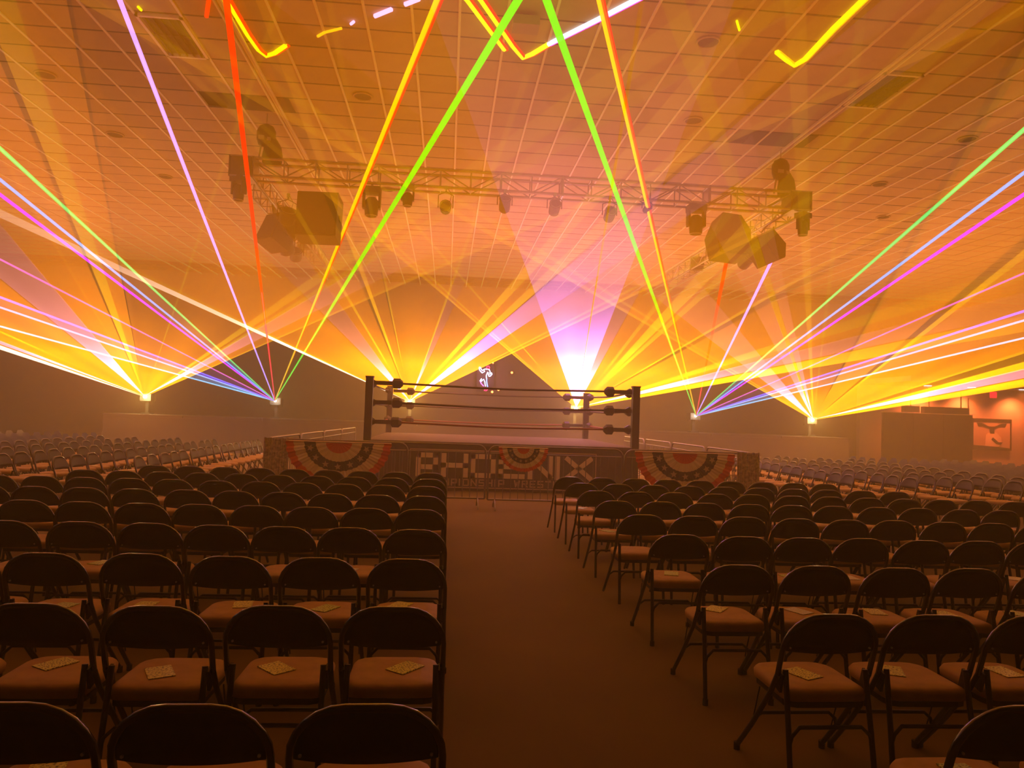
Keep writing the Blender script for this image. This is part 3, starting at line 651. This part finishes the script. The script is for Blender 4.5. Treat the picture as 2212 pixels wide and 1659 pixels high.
def spot(x, z, lb, r=.10, y=12.95, tilt=0, yaw=0, group='spotlights under the front truss', top=TZ0):
    t = thing('stage_spotlight', lb, 'spotlight', (x, y, z), yaw, group)
    h = top-z
    MB().box((0, 0, h-.01), (.05, .07, .07)).build('clamp', M_alu, t)
    MB().tube([(-r-.03, 0, 0), (-r-.03, 0, h*.62), (0, 0, h*.8), (r+.03, 0, h*.62), (r+.03, 0, 0)], .010, 5).tube([(0, 0, h*.8), (0, 0, h)], .012, 5).build('yoke', M_black, t)
    R_ = Matrix.Rotation(radians(tilt), 3, 'X'); rings = []
    for u, q in ((-.14, .6), (-.10, .95), (.0, 1.), (.11, 1.), (.12, 1.08), (.14, 1.08)): rings.append([R_ @ Vector((r*q*cos(j*pi/6), -u, r*q*sin(j*pi/6))) for j in range(12)])
    MB().loft(rings).build('can', M_black, t)
    MB().tube([R_ @ Vector((r*.9*cos(j*pi/6), -.145, r*.9*sin(j*pi/6))) for j in range(12)], .006, 4, closed=True).build('rim', M_alu, t)
    MB().tube([(.02, 0, h), (.10, .02, h*.7), (.05, .1, .05)], .006, 4).build('cable', M_black, t)
def mover(x, z, lb, y=13.0, yaw=0, sc=1., top=TZ0):
    t = thing('moving_head_light', lb, 'moving light', (x, y, z), yaw, 'moving head lights on the truss')
    h = top-z
    MB().box((0, 0, .20*sc), (.28*sc, .22*sc, .10*sc)).build('base', M_black, t)
    MB().box((0, 0, (h+.25*sc)/2), (.04, .05, max(.02, h-.25*sc))).build('clamp', M_alu, t)
    for s in (-1, 1): MB().box((s*.125*sc, 0, .04*sc), (.035*sc, .12*sc, .26*sc)).build('yoke_arm', M_black, t)
    rings = []
    for u, q in ((.13, .06), (.08, .105), (-.05, .11), (-.16, .10)): rings.append([(q*sc*cos(j*pi/6), q*sc*sin(j*pi/6)*.9+.0, (u-.04)*sc) for j in range(12)])
    MB().loft(rings).build('head', M_black, t)
    MB().tube([(.09*sc*cos(j*pi/8), .09*sc*sin(j*pi/8), -.205*sc) for j in range(16)], .008, 4, closed=True).build('lens_ring', M_alu, t)
mover(-1.45, 5.22, 'moving head light nearest the amber beam under the front truss', sc=1.1)
mover(-.83, 5.37, 'small moving light half hidden by the green beam', sc=.8)
spot(-.16, 5.20, 'round spotlight alone past the green beam, with cable')
spot(.88, 5.31, 'spotlight at the start of the pink haze', tilt=-40)
spot(1.77, 5.30, 'spotlight in the middle of the pink haze', tilt=-25)
spot(2.77, 5.24, 'spotlight beside the lime beam on the exit-sign side', tilt=-20)
spot(3.45, 5.40, 'small spotlight against the amber beam on exit-sign side', .06)
mover(4.38, 5.24, 'large moving head light toward the exit-sign end of truss', sc=1.15)
mover(6.40, 5.28, 'moving head light under the exit-sign corner block', sc=.9, yaw=.5, top=TZ0-.02)
mover(-3.72, 5.32, 'moving head light under the corner block away from the exit sign', sc=.9, yaw=-.5, top=TZ0-.02)
spot(-3.1, 5.14, 'spotlight on the side truss just behind the corner away from the exit sign', .15, 14.0, -50, .4, 'spotlights under the side trusses', 5.56)
spot(-3.5, 4.95, 'wide spotlight lowest in the cluster away from exit sign', .16, 15.9, -60, -.4, 'spotlights under the side trusses', 5.56)
spot(-3.6, 5.1, 'spotlight farthest back on side truss away from exit sign', .14, 17.3, -40, .2, 'spotlights under the side trusses', 5.56)
spot(6.25, 5.05, 'spotlight on the exit-sign side truss behind the corner', .13, 15.3, -40, .5, 'spotlights under the side trusses', 5.56)
def hsv(pts, h0, h1): return pts
def speaker(lb, x, y, z, w_, h_, d_, rz, tilt, poly=None, sup=True):
    t = thing('hanging_loudspeaker', lb, 'loudspeaker', (x, y, z), rz, 'loudspeakers hung from the truss')
    poly = poly or [(-w_/2, -h_/2), (w_/2, -h_/2), (w_/2, h_/2), (-w_/2, h_/2)]
    R_ = Matrix.Rotation(radians(tilt), 4, 'X')
    def T_(mb): mb.v = [tuple(R_ @ Vector(v)) for v in mb.v]; return mb
    T_(MB().prism(poly, -d_/2, d_/2)).build('cabinet', M_black, t)
    T_(MB().prism([(u*.93, v*.93) for u, v in poly], -d_/2-.02, -d_/2)).build('grille', M_grille, t)
    if sup:
        for s in (-.25, .25): MB().tube([(s*w_, 0, h_/2*.9), (s*w_*.6, -.1, TZ0-z+.02)], .016, 5).build('hanging_strap', M_black, t)
    for s in (-1, 1): T_(MB().box((s*(w_/2+.01), 0, 0), (.02, .14, .1))).build('handle', M_cap, t)
speaker('large square black loudspeaker hung beside the amber beam', -2.55, 14.2, 5.2, .76, .86, .5, -.05, -8)
speaker('black loudspeaker turned outward in the cluster away from exit sign', -3.45, 14.8, 5.02, .52, .62, .45, -.7, -25)
HX = [(-.36, -.40), (.22, -.42), (.34, -.22), (.36, .14), (.18, .44), (-.22, .46), (-.42, .05)]
speaker('large angular black loudspeaker above the red beam on exit-sign side', 5.47, 14.2, 5.25, .74, .86, .45, .15, -12, HX)
speaker('smaller angular black loudspeaker where the lilac beam stops', 6.28, 14.3, 5.12, .7, .7, .45, .6, -14, [(-.34, -.06), (-.10, -.36), (.26, -.22), (.40, .10), (.02, .36), (-.26, .22)])

# ------------------------------------------------------------------ folding chairs
HWc, ZTp = .213, .79
def yb(z): return .10*(ZTp-z)/.29 if z > .5 else .10+.07*(.5-z)/.1
def arch(inset=0, zlow=.50, n=6, r=.155):
    w_ = HWc-inset; top = ZTp-.0125-inset; p = [(-w_, zlow)]
    for i in range(n+1):
        a = pi-(pi/2)*i/n; p.append((-w_+r+r*cos(a), top-r+r*sin(a)*1.0))
    for i in range(n+1):
        a = pi/2-(pi/2)*i/n; p.append((w_-r+r*cos(a), top-r+r*sin(a)))
    p.append((w_, zlow)); return p
def rrect(x0, x1, y0, y1, r, z, n=3, r2=None):
    out = []; r2 = r if r2 is None else r2
    for cx_, cy_, a0, q in ((x1-r2, y1-r2, 0, r2), (x0+r2, y1-r2, 90, r2), (x0+r, y0+r, 180, r), (x1-r, y0+r, 270, r)):
        for i in range(n+1):
            a = radians(a0+90*i/n); out.append((cx_+q*cos(a), cy_+q*sin(a), z))
    return out
CM = {}
def chair_meshes():
    p = arch(0, .50)
    CM['back_frame'] = MB().tube([(x, yb(z), z) for x, z in p], .0125, 7).mesh('back_frame', M_frame)
    # back plate, curved, with thickness
    mb = MB(); q = arch(.006, .62); n = len(q)
    def yy(x, z): return yb(z)-.022*(1-(x/HWc)**2)*1.0+.012
    q = [(x, z) for x, z in q]
    bot = [(q[-1][0]*(1-2*i/8), .62-.012*(1-(1-2*i/8)**2)) for i in range(1, 8)]
    # strips across: columns from left to right
    cols = []
    m_ = 12
    def top_z(x):
        w_ = HWc-.006; r = .155; t_ = ZTp-.0185; ax_ = abs(x)
        return t_ if ax_ < w_-r else t_-r+math.sqrt(max(0, r*r-(ax_-(w_-r))**2))
    vs = []; fs = []
    NX, NZ = 14, 4
    for s in (0, .007):
        for i in range(NX+1):
            x = -(HWc-.006)*cos(pi*i/NX)
            zb = .612-.010*(1-(x/HWc)**2); zt = max(zb+.004, top_z(x))
            for j in range(NZ+1):
                z = zb+(zt-zb)*j/NZ; vs.append((x, yy(x, z)+s, z))
    w_ = NZ+1; o_ = (NX+1)*w_
    for i in range(NX):
        for j in range(NZ):
            a = i*w_+j; fs += [(a, a+1, a+w_+1, a+w_), (o_+a, o_+a+w_, o_+a+w_+1, o_+a+1)]
        fs += [(i*w_, (i+1)*w_, o_+(i+1)*w_, o_+i*w_), (i*w_+NZ, o_+i*w_+NZ, o_+(i+1)*w_+NZ, (i+1)*w_+NZ)]
    mb.add(vs, fs, True); CM['backrest'] = mb.mesh('backrest', M_plate)
    for s, nm in ((-1, 'front_leg_a'), (1, 'front_leg_b')):
        CM[nm] = MB().tube([(s*HWc, .10, .50), (s*HWc, .165, .40), (s*(HWc+.004), .34, .19), (s*(HWc+.006), .492, .03)], .0125, 7).mesh('leg', M_chair)
    for s, nm in ((-1, 'rear_leg_a'), (1, 'rear_leg_b')):
        CM[nm] = MB().tube([(s*(HWc-.028), .085, .525), (s*(HWc-.024), .04, .28), (s*(HWc-.020), .002, .03)], .0125, 7).mesh('leg', M_chair)
    CM['cap'] = MB().cyl((0, 0, 0), (0, 0, .035), .0165, 8).mesh('foot_cap', M_cap)
    def bar(y0, z0, w_, rise):
        r = .05
        return MB().tube([(-w_, y0[0], z0), (-w_+.012, y0[0], z0+rise*.55), (-w_+r, y0[1], z0+rise), (w_-r, y0[1], z0+rise), (w_-.012, y0[0], z0+rise*.55), (w_, y0[0], z0)], .009, 6).mesh('crossbar', M_chair)
    CM['rear_bar'] = bar((.030, .034), .215, HWc-.022, .08)
    CM['front_bar'] = bar((.36, .35), .165, HWc+.003, .07)
    mb = MB(); X_, Ya, Yb = .192, .055, .445
    L_ = [(.392, -.010), (.396, .0), (.425, .002), (.440, -.006), (.448, -.025), (.452, -.07)]
    mb.loft([rrect(-X_-e, X_+e, Ya-e, Yb+e, .05, z+.0, 3, .075) for z, e in L_]); CM['cushion'] = mb.mesh('cushion', M_cush)
    CM['pan'] = MB().loft([rrect(-X_+.006, X_-.006, Ya+.006, Yb-.006, .05, z, 2, .07) for z in (.368, .392)], False).mesh('seat_pan', M_chair)
    CM['hinge'] = MB().box((0, .11, .47), (.012, .05, .09), 0, .3).mesh('hinge', M_chrome if 0 else M_chair)
    CM['brace'] = MB().tube([(0, .30, .375), (0, .385, .15)], .004, 4).mesh('brace', M_chair)
    CM['rivet'] = MB().cyl((0, -.002, 0), (0, .004, 0), .005, 6).mesh('rivet', M_chrome)
chair_meshes()
def make_chair(level):
    t = link('folding_chair', None)
    link('back_frame', CM['back_frame'], t); link('backrest', CM['backrest'], t); link('seat_cushion', CM['cushion'], t)
    for nm in ('front_leg_a', 'front_leg_b', 'rear_leg_a', 'rear_leg_b'):
        l = link('leg', CM[nm], t)
        if level == 0:
            s = -1 if nm.endswith('a') else 1
            link('foot_cap', CM['cap'], l, (s*(HWc+.007), .50, 0) if nm[0] == 'f' else (s*(HWc-.02), 0, 0))
    if level <= 1:
        link('crossbar', CM['rear_bar'], t); link('crossbar', CM['front_bar'], t); link('seat_pan', CM['pan'], t)
    if level == 0:
        for s in (-1, 1):
            link('hinge', CM['hinge'], t, (s*(HWc-.014), 0, 0)); link('brace', CM['brace'], t, (s*(HWc-.012), 0, 0))
            link('rivet', CM['rivet'], t, (s*(HWc-.03), yb(.63)-.006, .63))
    return t
protos = {k: make_chair(k) for k in (0, 1, 2)}
used = set()
def place_chair(level, x, y, rz, label, group):
    o = protos[level] if level not in used else copy_tree(protos[level])
    used.add(level)
    if o.parent: o.parent = None
    o.location = (x, y, 0); o.rotation_euler = (0, 0, rz)
    return tag(o, label, 'chair', group)
fly_me = [MB().box((0, 0, .0015), (.105, .145, .003)).mesh('flyer', m) for m in M_fly]
def flyer(x, y, rz, label, kind=None):
    o = link('flyer', fly_me[kind if kind is not None else random.choice((0, 0, 1, 2))], None, (x, y, .4535), rz)
    tag(o, label, 'flyer', 'printed flyers left on the seats')
ROWY = [2.10, 3.12, 4.15, 5.2, 6.25, 7.26, 8.22, 9.12, 10.03]
NR = len(ROWY)
rng = random.Random(11)
LEFTN = [5, 6, 7, 8, 9, 11, 11, 10, 9]; RIGHTN = [4, 5, 6, 7, 9, 10, 12, 10, 9]
for r, y in enumerate(ROWY):
    for side in (0, 1):
        n = (LEFTN, RIGHTN)[side][r]
        pitch = .475 if r < 3 else (.455 if side else .447)
        for i in range(n):
            x = -.187-i*pitch if side == 0 else 1.712+i*pitch
            if side == 1 and r == 0: x += .06
            if i > 5 and side == 0 and r in (3, 4, 5, 6): x -= .02
            x += rng.uniform(-.005, .005); yy_ = y+rng.uniform(-.02, .02); rz = rng.uniform(-.02, .02)
            sd = 'on exit-sign side' if side else 'away from exit sign'
            row = NR-r
            lb = f'black folding chair {sd}, {ORD[row]} row from ring, {ORD[i+1]} from aisle'
            place_chair(0 if r < 4 else (1 if r < 7 else 2), x, yy_, rz, lb, 'folding chairs in the aisle blocks')
            if r <= 3 or rng.random() < .45:
                if r > 0 or i < 4:
                    flyer(x+rng.uniform(-.05, .05), yy_+.27+rng.uniform(-.06, .06), rng.uniform(-.8, .8) if r > 0 else rng.uniform(-.3, .3),
                          f'printed flyer on seat {sd}, {ORD[row]} row from ring, {ORD[i+1]} from aisle', 0 if r in (1,) and i < 4 else None)
# blocks that face the ring from both sides
SL = [(-4.62, 11.7, 16), (-5.52, 11.2, 16), (-6.42, 11.4, 16), (-7.3, 11.6, 15), (-8.2, 11.8, 15)]
SR = [(6.95, 12.2, 16), (7.85, 11.9, 16), (8.75, 11.8, 16), (9.65, 11.8, 15), (10.55, 11.9, 15)]
for side, rows in ((0, SL), (1, SR)):
    for k, (x, y0, n) in enumerate(rows):
        for i in range(n):
            sd = 'on exit-sign side' if side else 'away from exit sign'
            lb = f'hazy folding chair beside ring {sd}, {ORD[k+1]} row out, {ORD[i+1]} back'
            place_chair(2, x+rng.uniform(-.02, .02), y0+i*.47+rng.uniform(-.02, .02), (pi/2 if side else -pi/2)+rng.uniform(-.05, .05), lb, 'folding chairs facing the ring from the sides')
            if rng.random() < .2:
                flyer(x+(.25 if side == 0 else -.25), y0+i*.47, rng.uniform(-.8, .8), f'flyer on hazy seat beside ring {sd}, {ORD[k+1]} row out, {ORD[i+1]} back', 2)
# the rest of the hall's chairs, lost in the haze
mb = MB()
def far_chair(x, y, rz):
    Rz = Matrix.Rotation(rz, 3, 'Z')
    tmp = MB()
    p = [(-.2, .5), (-.2, .68), (-.1, .785), (.1, .785), (.2, .68), (.2, .5)]
    tmp.add([(u, .05+(.79-w_)*.3, w_) for u, w_ in [(-.2, .60), (-.2, .68), (-.1, .785), (.1, .785), (.2, .68), (.2, .60)]], [(0, 1, 2, 3, 4, 5)])
    tmp.box((0, .25, .425), (.39, .39, .05))
    for s in (-1, 1):
        tmp.box((s*.2, .28, .25), (.022, .022, .62), 0, .72); tmp.box((s*.18, .04, .26), (.022, .022, .52), 0, -.12)
    mb.add([Rz @ Vector(v)+Vector((x, y, 0)) for v in tmp.v], tmp.f)
for k in range(5):
    for i in range(18):
        far_chair(11.5+k*.9, 12+i*.47, pi/2); far_chair(-9.1-k*.9, 12+i*.47, -pi/2)
for k in range(3):
    for i in range(14): far_chair(15.8+i*.47, 14.5+k*1.0, 0)
o = mb.build('distant_folding_chairs', M_chair); tag(o, 'further rows of dark folding chairs fading into the haze', 'chairs', None, 'stuff')
